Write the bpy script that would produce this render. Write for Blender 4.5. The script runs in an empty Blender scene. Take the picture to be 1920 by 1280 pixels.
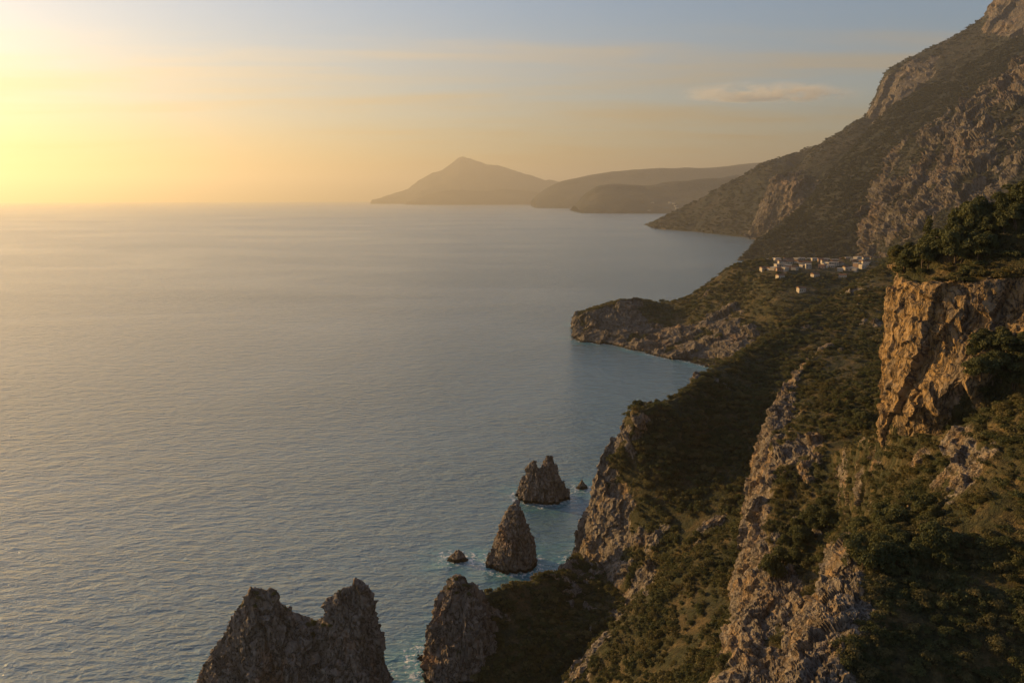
import bpy, math, random
import numpy as np
from mathutils import Vector

R = math.radians
S = bpy.context.scene
COL = S.collection
random.seed(4)
RNG = np.random.default_rng(11)

# ------------------------------------------------------------------ camera
CAM_H = 220.0
FPX = 1493.0                       # focal length in photograph pixels (1920 wide, 28 mm)
PITCH = math.atan((640 - 366) / FPX)
cam = bpy.data.cameras.new('camera')
cam.sensor_width = 36.0
cam.lens = 36.0 * FPX / 1920.0
cam.clip_start = 1.0
cam.clip_end = 250000.0
cam_o = bpy.data.objects.new('camera', cam)
cam_o.location = (0, 0, CAM_H)
cam_o.rotation_euler = (math.pi / 2 - PITCH, 0, 0)
COL.objects.link(cam_o)
S.camera = cam_o

# ------------------------------------------------------------------ sky, sun, exposure
SUN_AZ, SUN_EL = R(58.0), R(11.0)  # azimuth to the left of the view axis
SUN_DIR = Vector((-math.sin(SUN_AZ) * math.cos(SUN_EL), math.cos(SUN_AZ) * math.cos(SUN_EL), math.sin(SUN_EL)))
S.view_settings.view_transform = 'Standard'
S.view_settings.look = 'None'
S.view_settings.gamma = 1.0
S.view_settings.exposure = 1.1
S.view_settings.use_curve_mapping = False
S.cycles.max_bounces = 6
S.cycles.volume_bounces = 0
S.cycles.use_denoising = True


class NT:
    """small helper around a node tree"""
    def __init__(self, tree):
        self.t = tree

    def n(self, kind, **kw):
        nd = self.t.nodes.new('ShaderNode' + kind)
        for k, v in kw.items():
            setattr(nd, k, v)
        return nd

    def put(self, sock, v):
        if isinstance(v, bpy.types.NodeSocket):
            self.t.links.new(v, sock)
        elif isinstance(v, (tuple, list)) and len(v) == 3 and sock.type == 'RGBA':
            sock.default_value = (*v, 1)
        else:
            sock.default_value = v

    def math(self, op, a, b=0.0, c=None, clamp=False):
        m = self.n('Math', operation=op, use_clamp=clamp)
        self.put(m.inputs[0], a)
        self.put(m.inputs[1], b)
        if c is not None:
            self.put(m.inputs[2], c)
        return m.outputs[0]

    def vmath(self, op, a, b=None):
        m = self.n('VectorMath', operation=op)
        self.put(m.inputs[0], a)
        if b is not None:
            self.put(m.inputs[1], b)
        return m

    def noise(self, vec, scale, detail=4.0, rough=0.55, dist=0.0, ntype=None):
        m = self.n('TexNoise')
        if ntype:
            m.noise_type = ntype
        self.put(m.inputs['Vector'], vec)
        m.inputs['Scale'].default_value = scale
        m.inputs['Detail'].default_value = detail
        m.inputs['Roughness'].default_value = rough
        m.inputs['Distortion'].default_value = dist
        return m.outputs[0]

    def scale(self, vec, s, rot=(0, 0, 0), loc=(0, 0, 0)):
        m = self.n('Mapping')
        self.put(m.inputs[0], vec)
        m.inputs['Scale'].default_value = s
        m.inputs['Rotation'].default_value = rot
        m.inputs['Location'].default_value = loc
        return m.outputs[0]

    def ramp(self, fac, lo, hi):
        m = self.n('MapRange', interpolation_type='SMOOTHSTEP', clamp=True)
        self.put(m.inputs[0], fac)
        self.put(m.inputs[1], lo)
        self.put(m.inputs[2], hi)
        return m.outputs[0]

    def mix(self, fac, a, b, blend='MIX'):
        m = self.n('Mix', data_type='RGBA', blend_type=blend)
        m.clamp_factor = True
        self.put(m.inputs[0], fac)
        self.put(m.inputs[6], a)
        self.put(m.inputs[7], b)
        return m.outputs[2]

    def attr(self, name):
        return self.n('Attribute', attribute_name=name).outputs['Fac']


def build_world():
    w = bpy.data.worlds.new('World')
    S.world = w
    w.use_nodes = True
    t = NT(w.node_tree)
    bg = w.node_tree.nodes['Background']
    sky = t.n('TexSky', sky_type='NISHITA', sun_disc=False)
    sky.sun_elevation = SUN_EL
    sky.sun_rotation = -SUN_AZ
    sky.altitude = 0
    sky.air_density = 1.0
    sky.dust_density = 0.6
    sky.ozone_density = 3.0
    d = t.n('TexCoord').outputs['Generated']
    sep = t.n('SeparateXYZ')
    t.put(sep.inputs[0], d)
    # high thin cloud sheet: directions projected on a layer overhead
    zz = t.math('ADD', t.math('MAXIMUM', sep.outputs[2], 0.0), 0.06)
    u = t.math('DIVIDE', sep.outputs[0], zz)
    v = t.math('DIVIDE', sep.outputs[1], zz)
    cb = t.n('CombineXYZ')
    t.put(cb.inputs[0], u)
    t.put(cb.inputs[1], v)
    c1 = t.noise(t.scale(cb.outputs[0], (0.22, 0.75, 1), (0, 0, R(9)), (3.1, 1.3, 0)), 1.0, 7, 0.6, 0.5)
    c2 = t.noise(t.scale(cb.outputs[0], (0.6, 1.9, 1), (0, 0, R(-6))), 1.0, 5, 0.62, 0.8)
    cl = t.math('MULTIPLY', t.ramp(c1, 0.43, 0.64), t.ramp(c2, 0.2, 0.6))
    # thin cloud lit from behind: brighter towards the sun
    dt = t.vmath('DOT_PRODUCT', t.vmath('NORMALIZE', d).outputs[0], tuple(SUN_DIR)).outputs['Value']
    glow = t.math('POWER', t.math('MAXIMUM', dt, 0.0), 3.0)
    bright = t.math('MULTIPLY_ADD', glow, 6.5, 3.0)
    cc = t.n('VectorMath', operation='SCALE')
    tone = t.mix(t.ramp(sep.outputs[2], 0.05, 0.24), (1.0, 0.76, 0.42), (1.0, 0.93, 0.84))
    t.put(cc.inputs[0], tone)
    t.put(cc.inputs['Scale'], bright)
    # the sheet thickens into a warm veil low down, all round the horizon
    veil = t.math('MULTIPLY', t.math('EXPONENT', t.math('MULTIPLY', t.math('MAXIMUM', sep.outputs[2], 0.0), -8.0)), 0.95)
    vc = t.n('VectorMath', operation='SCALE')
    g2 = t.math('POWER', t.math('MULTIPLY_ADD', dt, 0.5, 0.5), 3.0)
    t.put(vc.inputs[0], t.mix(t.ramp(g2, 0.02, 0.2), (0.72, 0.76, 0.84), (1.0, 0.63, 0.14)))
    t.put(vc.inputs['Scale'], t.math('MULTIPLY_ADD', g2, 3.4, 1.2))
    col = t.mix(t.math('MULTIPLY', cl, 0.75), sky.outputs[0], cc.outputs[0])
    col = t.mix(veil, col, vc.outputs[0])
    t.put(bg.inputs[0], col)
    bg.inputs[1].default_value = 0.077


build_world()
sun = bpy.data.lights.new('sun', 'SUN')
sun.energy = 4.3
sun.angle = R(0.5)
sun.color = (1.0, 0.605, 0.20)
sun_o = bpy.data.objects.new('sun', sun)
sun_o.rotation_euler = (-SUN_DIR).to_track_quat('-Z', 'Y').to_euler()
sun_o.location = SUN_DIR * 500
COL.objects.link(sun_o)


# ------------------------------------------------------------------ pixels to places
REARTH = 7.4e6
CP, SP = math.cos(PITCH), math.sin(PITCH)


def ray(px, py):
    cx, cy = (px - 960) / FPX, (640 - py) / FPX
    return np.array((cx, CP + cy * SP, -SP + cy * CP))   # x right, y forward, z up


def P(px, py, y):
    """point seen at a photograph pixel, y metres out over the ground"""
    d = ray(px, py)
    return np.array((0, 0, CAM_H)) + d * (y / d[1])


def SEA(px, py, dz=0.0):
    """point of the sea surface seen at a photograph pixel"""
    d = ray(px, py)
    k = CAM_H / -d[2]
    return np.array((0, 0, CAM_H)) + d * k + np.array((0, 0, dz))


# ------------------------------------------------------------------ noise in numpy
def _hash(i, j, k, seed):
    h = (i.astype(np.int64) * 374761393 + j.astype(np.int64) * 668265263 + k.astype(np.int64) * 2147483647 + seed * 974634777) & 0xffffffff
    h = ((h ^ (h >> 13)) * 1274126177) & 0xffffffff
    return (h ^ (h >> 16)) & 0xffffffff


def pnoise(p, seed=0):
    f = np.floor(p)
    r = p - f
    w = r * r * r * (r * (r * 6 - 15) + 10)
    out = 0
    i = f.astype(np.int64)
    for dx in (0, 1):
        for dy in (0, 1):
            for dz in (0, 1):
                h = _hash(i[:, 0] + dx, i[:, 1] + dy, i[:, 2] + dz, seed)
                gx = ((h & 0x3ff) / 511.5 - 1)
                gy = (((h >> 10) & 0x3ff) / 511.5 - 1)
                gz = (((h >> 20) & 0x3ff) / 511.5 - 1)
                v = gx * (r[:, 0] - dx) + gy * (r[:, 1] - dy) + gz * (r[:, 2] - dz)
                wt = (w[:, 0] if dx else 1 - w[:, 0]) * (w[:, 1] if dy else 1 - w[:, 1]) * (w[:, 2] if dz else 1 - w[:, 2])
                out = out + v * wt
    return out


def fbm(p, octaves=5, gain=0.5, lac=2.07, seed=0, ridged=False):
    a, s, o = 1.0, 0.0, 0
    for k in range(octaves):
        n = pnoise(p * lac ** k + 17.3 * k, seed + k)
        if ridged:
            n = 0.5 - np.abs(n) * 2.0
        o = o + a * n
        s += a
        a *= gain
    return o / s


def facets(p, seed=0):
    """broken blocks: every cell of a jittered lattice is its own tilted facet"""
    f = np.floor(p - 0.5)
    best = np.full(len(p), 1e9)
    out = np.zeros(len(p))
    for dx in (0, 1):
        for dy in (0, 1):
            for dz in (0, 1):
                i = f.astype(np.int64) + np.array((dx, dy, dz))
                h = _hash(i[:, 0], i[:, 1], i[:, 2], seed)
                c = i + 0.5 + np.stack([(h & 0xff) / 255.0 - .5, ((h >> 8) & 0xff) / 255.0 - .5, ((h >> 16) & 0xff) / 255.0 - .5], -1) * 0.8
                d = p - c
                r = (d * d).sum(1)
                h2 = _hash(i[:, 0], i[:, 1], i[:, 2], seed + 5)
                t = np.stack([(h2 & 0xff) / 127.5 - 1, ((h2 >> 8) & 0xff) / 127.5 - 1, ((h2 >> 16) & 0xff) / 127.5 - 1], -1)
                v = ((h2 >> 24) & 0xff) / 255.0 - 0.5 + (t * d).sum(1) * 0.7
                m = r < best
                best = np.where(m, r, best)
                out = np.where(m, v, out)
    return out


# ------------------------------------------------------------------ object helpers
def tag(o, label=None, category=None, group=None, kind=None):
    for k, v in (('label', label), ('category', category), ('group', group), ('kind', kind)):
        if v:
            o[k] = v
    return o


def mesh_np(name, v, quads=None, tris=None, smooth=True):
    me = bpy.data.meshes.new(name)
    v = np.asarray(v, np.float32)
    me.vertices.add(len(v))
    me.vertices.foreach_set('co', v.ravel())
    if quads is not None:
        f, k = np.asarray(quads, np.int32), 4
    else:
        f, k = np.asarray(tris, np.int32), 3
    me.loops.add(f.size)
    me.loops.foreach_set('vertex_index', f.ravel())
    me.polygons.add(len(f))
    me.polygons.foreach_set('loop_start', np.arange(0, f.size, k, dtype=np.int32))
    me.polygons.foreach_set('loop_total', np.full(len(f), k, np.int32))
    me.polygons.foreach_set('use_smooth', np.full(len(f), smooth))
    me.update()
    me.validate()
    return me


def add_obj(name, me, mat=None, parent=None):
    o = bpy.data.objects.new(name, me)
    COL.objects.link(o)
    if mat is not None and not me.materials:
        me.materials.append(mat)
    if parent is not None:
        o.parent = parent
    return o


def spline(a, t):
    """Catmull-Rom with softened tangents along axis 0; a: (n, ...), t in 0..n-1"""
    n = len(a)
    i = np.clip(np.floor(t).astype(int), 0, n - 2)
    f = (t - i)
    sh = (-1,) + (1,) * (a.ndim - 1)
    f = f.reshape(sh)
    p0, p1, p2, p3 = a[np.maximum(i - 1, 0)], a[i], a[i + 1], a[np.minimum(i + 2, n - 1)]
    m1, m2 = (p2 - p0) * 0.4, (p3 - p1) * 0.4
    f2, f3 = f * f, f * f * f
    return (2 * f3 - 3 * f2 + 1) * p1 + (f3 - 2 * f2 + f) * m1 + (-2 * f3 + 3 * f2) * p2 + (f3 - f2) * m2


def resample(a, res, cap=900):
    """a: (rows, cols, 4) control net -> dense net with quads of about res metres"""
    for ax in (0, 1):
        b = a if ax == 0 else a.transpose(1, 0, 2)
        seg = np.linalg.norm(np.diff(b[..., :3], axis=0), axis=-1)
        seg = np.quantile(seg, 0.7, axis=1) + 1e-3
        cum = np.concatenate(([0], np.cumsum(seg)))
        n = int(min(cap, max(8, cum[-1] / res)))
        t = np.interp(np.linspace(0, cum[-1], n), cum, np.arange(len(cum)))
        b = spline(b, t)
        a = b if ax == 0 else b.transpose(1, 0, 2)
    return a


def net_normals(g):
    du = np.gradient(g, axis=0)
    dv = np.gradient(g, axis=1)
    n = np.cross(dv, du)
    n /= np.linalg.norm(n, axis=-1, keepdims=True) + 1e-9
    return n


LAND = []      # (grid positions, normals, rock) of every land sheet, for scattering and the shoreline


def sheet(name, rows, res, amp, wave, mat, seed=0, label=None, category=None, kind='structure',
          veg_amp=0.5, stretch=0.4, patch=0.35, cap=900, group=None, steep=0.5, crevice=1.0, inset=0.0):
    """A land surface from a net of control points (x, y, z, rock 0..1).
    wave: size in metres of the largest crags; amp: how far they stand out."""
    a = np.array(rows, float)
    g = resample(a, res, cap)
    pos, rock = g[..., :3], np.clip(g[..., 3], 0, 1)
    n = net_normals(pos)
    flip = n[..., 2].mean() < 0
    if flip:
        n = -n
    sh = rock.shape
    q = pos.reshape(-1, 3)
    # rock where it is steep or where outcrops break through
    pt = fbm(q / (wave * 1.5) * np.array((1, 1, 0.7)), 5, 0.55, seed=seed + 50).reshape(sh)
    slope = 1 - np.clip(n[..., 2], 0, 1)
    rk = np.clip(rock + pt * 4.0 * patch + (slope - steep) * 0.6, 0, 1)
    rk = np.clip((rk - 0.32) / 0.36, 0, 1)
    qa = q / wave * np.array((1, 1, stretch))
    warp = np.stack([fbm(qa * 0.7, 3, seed=seed + 90 + k) for k in range(3)], -1) * 0.55
    r1 = fbm(qa + warp, 6, 0.52, seed=seed, ridged=True).reshape(sh)
    r2 = fbm(q / (wave * 0.22) * np.array((1, 1, 0.6)), 4, 0.55, seed=seed + 7, ridged=True).reshape(sh)
    r3 = np.abs(fbm(q / (wave * 0.55) * np.array((1, 1, stretch * 0.8)), 4, 0.5, seed=seed + 21)).reshape(sh)
    s1 = fbm(q / (wave * 1.3), 4, 0.5, seed=seed + 31).reshape(sh)
    wq = q / wave + warp * 0.35
    f1 = facets(wq * 1.15 * np.array((1, 1, stretch * 1.3)), seed + 3).reshape(sh)
    f2 = facets(wq * 3.3 * np.array((1, 1, 0.6)), seed + 4).reshape(sh)
    # beds dipping gently inland give ledges
    bed = (q[:, 2] + 0.28 * q[:, 0] - 0.15 * q[:, 1]) / (wave * 0.38) + warp[:, 0] * 1.6
    bed = np.abs((bed % 1.0) - 0.5).reshape(sh) * 2
    f3 = facets(wq * 8.0 * np.array((1, 1, 0.7)), seed + 6).reshape(sh)
    hr = r1 * 0.28 + r2 * 0.1 - r3 * 0.6 + f1 * 1.1 + f2 * 0.42 + f3 * 0.17 + bed * 0.24 + 0.1 - inset
    # scrub takes hold in the recesses
    rk = np.clip(rk * 1.15 + np.clip(hr + inset + 0.12, -0.5, 0.1) * 1.1 * crevice, 0, 1) * (rk > 0)
    h = rk * hr + (1 - rk) * (s1 * veg_amp * 1.6 - 0.06 + r2 * 0.05 + r1 * 0.12)
    pos = pos + n * (h * amp)[..., None]
    nu, nv = sh
    idx = np.arange(nu * nv).reshape(nu, nv)
    quads = np.stack([idx[:-1, :-1], idx[:-1, 1:], idx[1:, 1:], idx[1:, :-1]], -1).reshape(-1, 4)
    if not flip:
        quads = quads[:, ::-1]
    me = mesh_np(name, pos.reshape(-1, 3), quads=quads, smooth=False)
    at = me.attributes.new('rock', 'FLOAT', 'POINT')
    at.data.foreach_set('value', rk.ravel().astype(np.float32))
    o = add_obj(name, me, mat)
    tag(o, label, category, group, kind)
    n2 = net_normals(pos)
    if flip:
        n2 = -n2
    LAND.append((name, pos, n2, rk))
    return o


def pts(row, default=0.3):
    """row of (px, py, y[, rock]) -> world rows"""
    out = []
    for e in row:
        if isinstance(e, np.ndarray):
            out.append(e if len(e) == 4 else np.append(e, default))
        else:
            out.append(np.append(P(e[0], e[1], e[2]), e[3] if len(e) > 3 else default))
    return out


def shift(row, dx, dy, dz, rock=None):
    out = []
    for p in row:
        q = p.copy()
        q[:3] += (dx, dy, dz)
        if rock is not None:
            q[3] = rock
        out.append(q)
    return out


def to_z(row, dx, dy, z):
    out = []
    for p in row:
        q = p.copy()
        q[:3] += (dx, dy, 0)
        q[2] = z
        out.append(q)
    return out


# ------------------------------------------------------------------ materials
def new_mat(name):
    m = bpy.data.materials.new(name)
    m.use_nodes = True
    t = NT(m.node_tree)
    b = m.node_tree.nodes['Principled BSDF']
    b.inputs['Roughness'].default_value = 0.9
    b.inputs['Specular IOR Level'].default_value = 0.2
    return m, t, b


def land_mat(name, sz, grey=(0.15, 0.128, 0.108), ochre=(0.25, 0.155, 0.07), dark=(0.06, 0.048, 0.04),
             green=(0.045, 0.047, 0.019), dry=(0.140, 0.100, 0.046), ochre_amt=0.5, bump=0.8):
    """limestone and scrub soil; sz = size in metres of the main rock features"""
    m, t, b = new_mat(name)
    pos = t.n('NewGeometry').outputs['Position']
    big = t.noise(pos, 0.12 / sz, 4, 0.6)
    mid = t.noise(t.scale(pos, (1, 1, 0.35)), 0.5 / sz, 6, 0.62, 0.4)
    fine = t.noise(t.scale(pos, (1, 1, 0.6)), 2.4 / sz, 6, 0.65)
    streak = t.noise(t.scale(pos, (1, 1, 0.10)), 0.9 / sz, 5, 0.6, 0.6)
    c = t.mix(t.ramp(mid, 0.3, 0.7), tuple(x * 0.72 for x in grey), tuple(x * 1.25 for x in grey))
    oc = t.math('ADD', t.math('MULTIPLY', big, 0.6), t.math('MULTIPLY', streak, 0.5))
    c = t.mix(t.ramp(oc, 0.78 - 0.45 * ochre_amt, 0.95 - 0.45 * ochre_amt), c, ochre)
    c = t.mix(t.math('MULTIPLY', t.ramp(streak, 0.56, 0.72), 0.6), c, dark)
    c = t.mix(t.ramp(fine, 0.35, 0.75), c, t.mix(0.35, c, (0.42, 0.37, 0.31)))
    crack = t.math('ABSOLUTE', t.math('SUBTRACT', t.noise(t.scale(pos, (1, 1, 0.4)), 0.8 / sz, 5, 0.6, 0.8), 0.5))
    c = t.mix(t.ramp(crack, 0.035, 0.0), c, dark)
    # scrub, soil and dry grass between
    g = t.noise(pos, 0.22 / sz, 5, 0.65)
    gc = t.mix(t.ramp(g, 0.42, 0.68), green, dry)
    gc = t.mix(t.ramp(fine, 0.3, 0.7), t.mix(0.5, gc, (0.012, 0.012, 0.007)), gc)
    rk = t.math('ADD', t.attr('rock'), t.math('MULTIPLY', t.math('SUBTRACT', fine, 0.5), 0.9))
    rk = t.ramp(rk, 0.38, 0.62)
    sz_ = t.n('SeparateXYZ')
    t.put(sz_.inputs[0], pos)
    wet = t.math('ADD', sz_.outputs[2], t.math('MULTIPLY', mid, -2.5))
    rgb = t.mix(rk, gc, c)
    if sz < 10:      # dark tide line with weed on rocks that stand in the water
        rgb = t.mix(t.ramp(wet, 1.2, 0.2), rgb, (0.022, 0.018, 0.013))
    t.put(b.inputs['Base Color'], rgb)
    h = t.math('ADD', t.math('MULTIPLY', mid, 0.8), t.math('MULTIPLY', fine, 0.45))
    h = t.math('ADD', h, t.math('MULTIPLY', t.ramp(crack, 0.0, 0.06), 0.35))
    h = t.math('ADD', h, t.math('MULTIPLY', t.noise(t.scale(pos, (1, 1, 0.5)), 8.0 / sz, 5, 0.7), 0.16))
    bn = t.n('Bump')
    bn.inputs['Strength'].default_value = bump
    bn.inputs['Distance'].default_value = sz * 0.9
    t.put(bn.inputs['Height'], h)
    t.put(b.inputs['Normal'], bn.outputs[0])
    return m


def leaf_mat(name, a, bcol, tint=(0.16, 0.11, 0.03)):
    m, t, b = new_mat(name)
    oi = t.n('ObjectInfo').outputs['Random']
    pos = t.n('NewGeometry').outputs['Position']
    n1 = t.noise(pos, 0.9, 3, 0.6)
    n2 = t.noise(pos, 0.05, 3, 0.6)
    c = t.mix(oi, a, bcol)
    c = t.mix(t.ramp(n1, 0.35, 0.7), c, t.mix(0.5, c, bcol))
    c = t.mix(t.math('MULTIPLY', t.ramp(n2, 0.5, 0.72), 0.55), c, tint)
    t.put(b.inputs['Base Color'], c)
    b.inputs['Roughness'].default_value = 0.7
    tr = t.n('BsdfTranslucent')
    t.put(tr.inputs[0], t.mix(0.5, c, (0.10, 0.09, 0.015)))
    mx = t.n('MixShader')
    mx.inputs[0].default_value = 0.3
    m.node_tree.links.new(b.outputs[0], mx.inputs[1])
    m.node_tree.links.new(tr.outputs[0], mx.inputs[2])
    m.node_tree.links.new(mx.outputs[0], m.node_tree.nodes['Material Output'].inputs[0])
    return m


def plain_mat(name, col, rough=0.85, var=0.25, sz=1.0):
    m, t, b = new_mat(name)
    pos = t.n('NewGeometry').outputs['Position']
    n = t.noise(pos, 1.0 / sz, 4, 0.6)
    t.put(b.inputs['Base Color'], t.mix(t.ramp(n, 0.3, 0.7), tuple(x * (1 - var) for x in col), col))
    b.inputs['Roughness'].default_value = rough
    return m


M_NEAR = land_mat('limestone_and_scrub_near', 1.6, ochre_amt=0.62)
M_CLIFF = land_mat('ochre_cliff_rock', 2.2, grey=(0.15, 0.112, 0.075), ochre=(0.27, 0.165, 0.06), ochre_amt=0.8, bump=0.9)
M_MID = land_mat('limestone_and_scrub_slope', 2.6, ochre_amt=0.55)
M_STACK = land_mat('sea_stack_rock', 3.0, grey=(0.165, 0.138, 0.12), ochre=(0.22, 0.12, 0.07), ochre_amt=0.5)
M_HEAD = land_mat('headland_rock', 6.0, grey=(0.105, 0.088, 0.074), ochre=(0.20, 0.115, 0.058), ochre_amt=0.55)
M_MOUNT = land_mat('mountain_rock', 22.0, grey=(0.068, 0.058, 0.052), ochre=(0.125, 0.074, 0.047), green=(0.022, 0.027, 0.021), dry=(0.048, 0.042, 0.033), ochre_amt=0.55)
M_FAR = land_mat('far_coast_rock', 90.0, grey=(0.09, 0.08, 0.072), ochre=(0.12, 0.08, 0.055), green=(0.03, 0.034, 0.028), dry=(0.06, 0.052, 0.04))

# ------------------------------------------------------------------ far land
def ridge_land(name, crest, y0, base_px, y_base, depth, label, res, amp, wave, mat, seed, rock=0.25):
    """A far landform: crest traced along the skyline at its distance, front falling to its shore, back behind."""
    c = pts([(px, py, y0 + (e[0] if e else 0), rock) for px, py, *e in crest])
    def fall(k, dy, lift):
        out = []
        for p in c:
            q = p.copy()
            q[1] += dy
            q[2] = p[2] * k + lift
            out.append(q)
        return out
    drop = -(y0 ** 2) / (2 * REARTH)
    f = [to_z(c, 0, depth, drop - 60), fall(0.6, depth * 0.5, 0), c, fall(0.72, -depth * 0.22, 0), fall(0.34, -depth * 0.6, 0),
         to_z(c, 0, -depth * 0.9, drop - 5), to_z(c, 0, -depth, drop - 60)]
    return sheet(name, f, res, amp, wave, mat, seed, label, name.replace('_', ' ').split()[-1], veg_amp=1.0, stretch=0.8)


ridge_land('island', [(715, 372), (735, 362), (765, 352), (800, 330), (830, 318), (848, 306), (858, 299), (867, 295), (880, 300), (893, 304), (915, 309), (950, 315), (985, 324),
                      (1010, 334), (1040, 339), (1075, 352), (1110, 362)], 27000, 378, 0, 2600,
           'hazy grey island with one sharp peak on the horizon', 60, 170, 800, M_FAR, 3)
ridge_land('low_island_shore', [(770, 376), (800, 366), (835, 358), (870, 356), (905, 359), (945, 355), (985, 358), (1020, 362), (1060, 360), (1095, 366), (1140, 372)],
           23000, 378, 0, 1300, 'low hazy shore in front of the peaked island', 90, 70, 500, M_FAR, 5)
ridge_land('far_coast', [(1000, 372), (1030, 350), (1060, 336), (1100, 328), (1140, 323), (1190, 319), (1240, 317), (1290, 315), (1340, 313), (1390, 309), (1450, 305), (1520, 300), (1600, 290)],
           17000, 0, 0, 2600, 'long flat blue-grey ridge beyond the bays', 90, 70, 900, M_FAR, 8)
coast = ridge_land('coast_point', [(1078, 386), (1092, 372), (1105, 358), (1118, 348), (1140, 344), (1170, 345), (1205, 346), (1240, 343), (1290, 338), (1340, 333), (1400, 328), (1480, 322), (1560, 315)],
           11500, 0, 0, 1500, 'hazy wooded point with tiny white houses near its shore', 45, 45, 420, M_FAR, 12)

# spur with the dark wooded ridge running down to a low tip
cr = pts([(1224, 425, 5500, .3), (1243, 408, 5500, .2), (1290, 385, 5450, .1), (1345, 354, 5400, .1), (1400, 324, 5300, .1), (1450, 299, 5250, .1), (1512, 283, 5200, .1), (1560, 268, 5100, .1), (1640, 240, 5000, .1)])
md = pts([(1226, 426, 5460, .5), (1248, 418, 5400, .3), (1295, 405, 5250, .15), (1350, 390, 5050, .1), (1405, 370, 4900, .1), (1450, 350, 4800, .1), (1512, 340, 4800, .1), (1560, 330, 4700, .1), (1640, 320, 4600, .1)])
bs = [np.append(SEA(x, y), .25) for x, y in ((1226, 427), (1250, 430), (1300, 434), (1355, 440), (1410, 446), (1450, 449), (1512, 452), (1560, 455), (1640, 458))]
lo = [a * .25 + b * .75 for a, b in zip(md, bs)]
sheet('mountain_spur', [to_z(cr, 60, 900, -20), [a * .5 + b * .5 for a, b in zip(cr, to_z(cr, 60, 900, -20))], cr, md, lo, bs, shift(bs, -10, -40, -30)], 11, 36, 150, M_MOUNT, 15,
      'dark wooded spur sloping down to a low tip in the bay', 'mountain', veg_amp=0.8)

# spur that ends in the pale pink cliff
cr = pts([(1404, 446, 4150, .8), (1416, 420, 4150, .8), (1438, 372, 4150, .8), (1458, 334, 4150, .5), (1500, 310, 4180, .1), (1548, 275, 4200, .1), (1605, 233, 4250, .1), (1660, 210, 4300, .1), (1740, 190, 4300, .1)])
m1 = pts([(1410, 446, 4120, 1), (1424, 425, 4080, 1), (1450, 385, 4030, 1), (1474, 345, 4010, 1), (1515, 330, 3980, .6), (1560, 310, 3950, .1), (1615, 280, 3950, .1), (1670, 260, 3950, .1), (1750, 250, 3950, .1)])
m2 = pts([(1416, 446, 4100, 1), (1440, 435, 4020, 1), (1470, 410, 3950, 1), (1495, 390, 3900, .9), (1530, 385, 3830, .3), (1575, 370, 3780, .1), (1630, 350, 3750, .1), (1690, 340, 3700, .1), (1760, 330, 3700, .1)])
bs = [np.append(SEA(x, y), .8) for x, y in ((1412, 448), (1428, 450), (1460, 453), (1500, 457), (1540, 462), (1590, 466), (1640, 470), (1700, 474), (1770, 478))]
sheet('cliff_spur', [to_z(cr, 120, 500, -20), shift(cr, 60, 200, -30), cr, m1, m2, bs, shift(bs, -5, -30, -30)], 8, 26, 90, M_MOUNT, 17,
      'mountain spur ending in a pale pink cliff above the bay', 'mountain', stretch=0.22)

# tall peak that leaves the picture at the upper right
cr = pts([(1500, 312, 4500, .1), (1526, 277, 4500, .1), (1605, 232, 4450, .2), (1631, 205, 4420, .7), (1654, 149, 4400, .7), (1666, 131, 4400, .5), (1723, 98, 4350, .4), (1780, 72, 4300, .5), (1824, 48, 4250, .5), (1846, 26, 4220, .6), (1868, -2, 4200, .7), (1905, -40, 4150, .6), (1990, -75, 4100, .4), (2150, -90, 4000, .4)])
m1 = pts([(1510, 330, 4300, .1), (1540, 310, 4250, .2), (1620, 275, 4150, .4), (1650, 240, 4100, .6), (1680, 190, 4050, .6), (1700, 170, 4050, .5), (1755, 145, 4000, .5), (1805, 120, 3950, .6), (1850, 95, 3900, .7), (1880, 70, 3880, .8), (1905, 50, 3850, .8), (1945, 20, 3800, .6), (2030, -10, 3750, .4), (2190, -20, 3650, .4)])
m2 = pts([(1520, 380, 4050, .1), (1560, 360, 4000, .1), (1640, 340, 3900, .2), (1680, 310, 3850, .3), (1710, 270, 3800, .3), (1740, 250, 3780, .3), (1790, 220, 3700, .3), (1840, 190, 3650, .3), (1890, 160, 3600, .3), (1920, 140, 3580, .4), (1950, 120, 3550, .4), (1990, 95, 3500, .4), (2070, 60, 3450, .4), (2230, 60, 3350, .4)])
sheet('mountain_peak', [to_z(cr, 300, 700, 100), shift(cr, 150, 300, -150), cr, m1, m2, to_z(m2, -100, -500, 60)], 9, 34, 200, M_MOUNT, 19,
      'steep rocky mountain peak cut off by the top of the picture', 'mountain', stretch=0.28, patch=0.5, inset=0.3)

# the dark wooded flank in front of it
cr = pts([(1380, 489, 2760, .6), (1402, 472, 2780, .5), (1426, 446, 2850, .3), (1462, 418, 2950, .2), (1504, 388, 3050, .1), (1545, 338, 3150, .1), (1579, 302, 3250, .1), (1666, 211, 3350, .1), (1712, 183, 3350, .1), (1797, 136, 3300, .1), (1920, 74, 3200, .1), (2080, 10, 3100, .1)])
m1 = pts([(1388, 490, 2740, .8), (1412, 483, 2720, .5), (1440, 462, 2740, .3), (1480, 440, 2760, .15), (1525, 415, 2800, .1), (1570, 370, 2850, .1), (1610, 335, 2880, .1), (1700, 255, 2950, .1), (1745, 225, 2950, .1), (1830, 178, 2900, .1), (1950, 120, 2800, .1), (2110, 60, 2700, .1)])
m2 = pts([(1392, 493, 2720, .8), (1425, 492, 2660, .5), (1460, 482, 2620, .3), (1505, 470, 2580, .15), (1555, 450, 2560, .1), (1605, 410, 2600, .1), (1650, 380, 2600, .1), (1730, 300, 2650, .1), (1780, 265, 2650, .1), (1860, 215, 2600, .1), (1980, 165, 2500, .1), (2140, 110, 2450, .1)])
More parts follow.
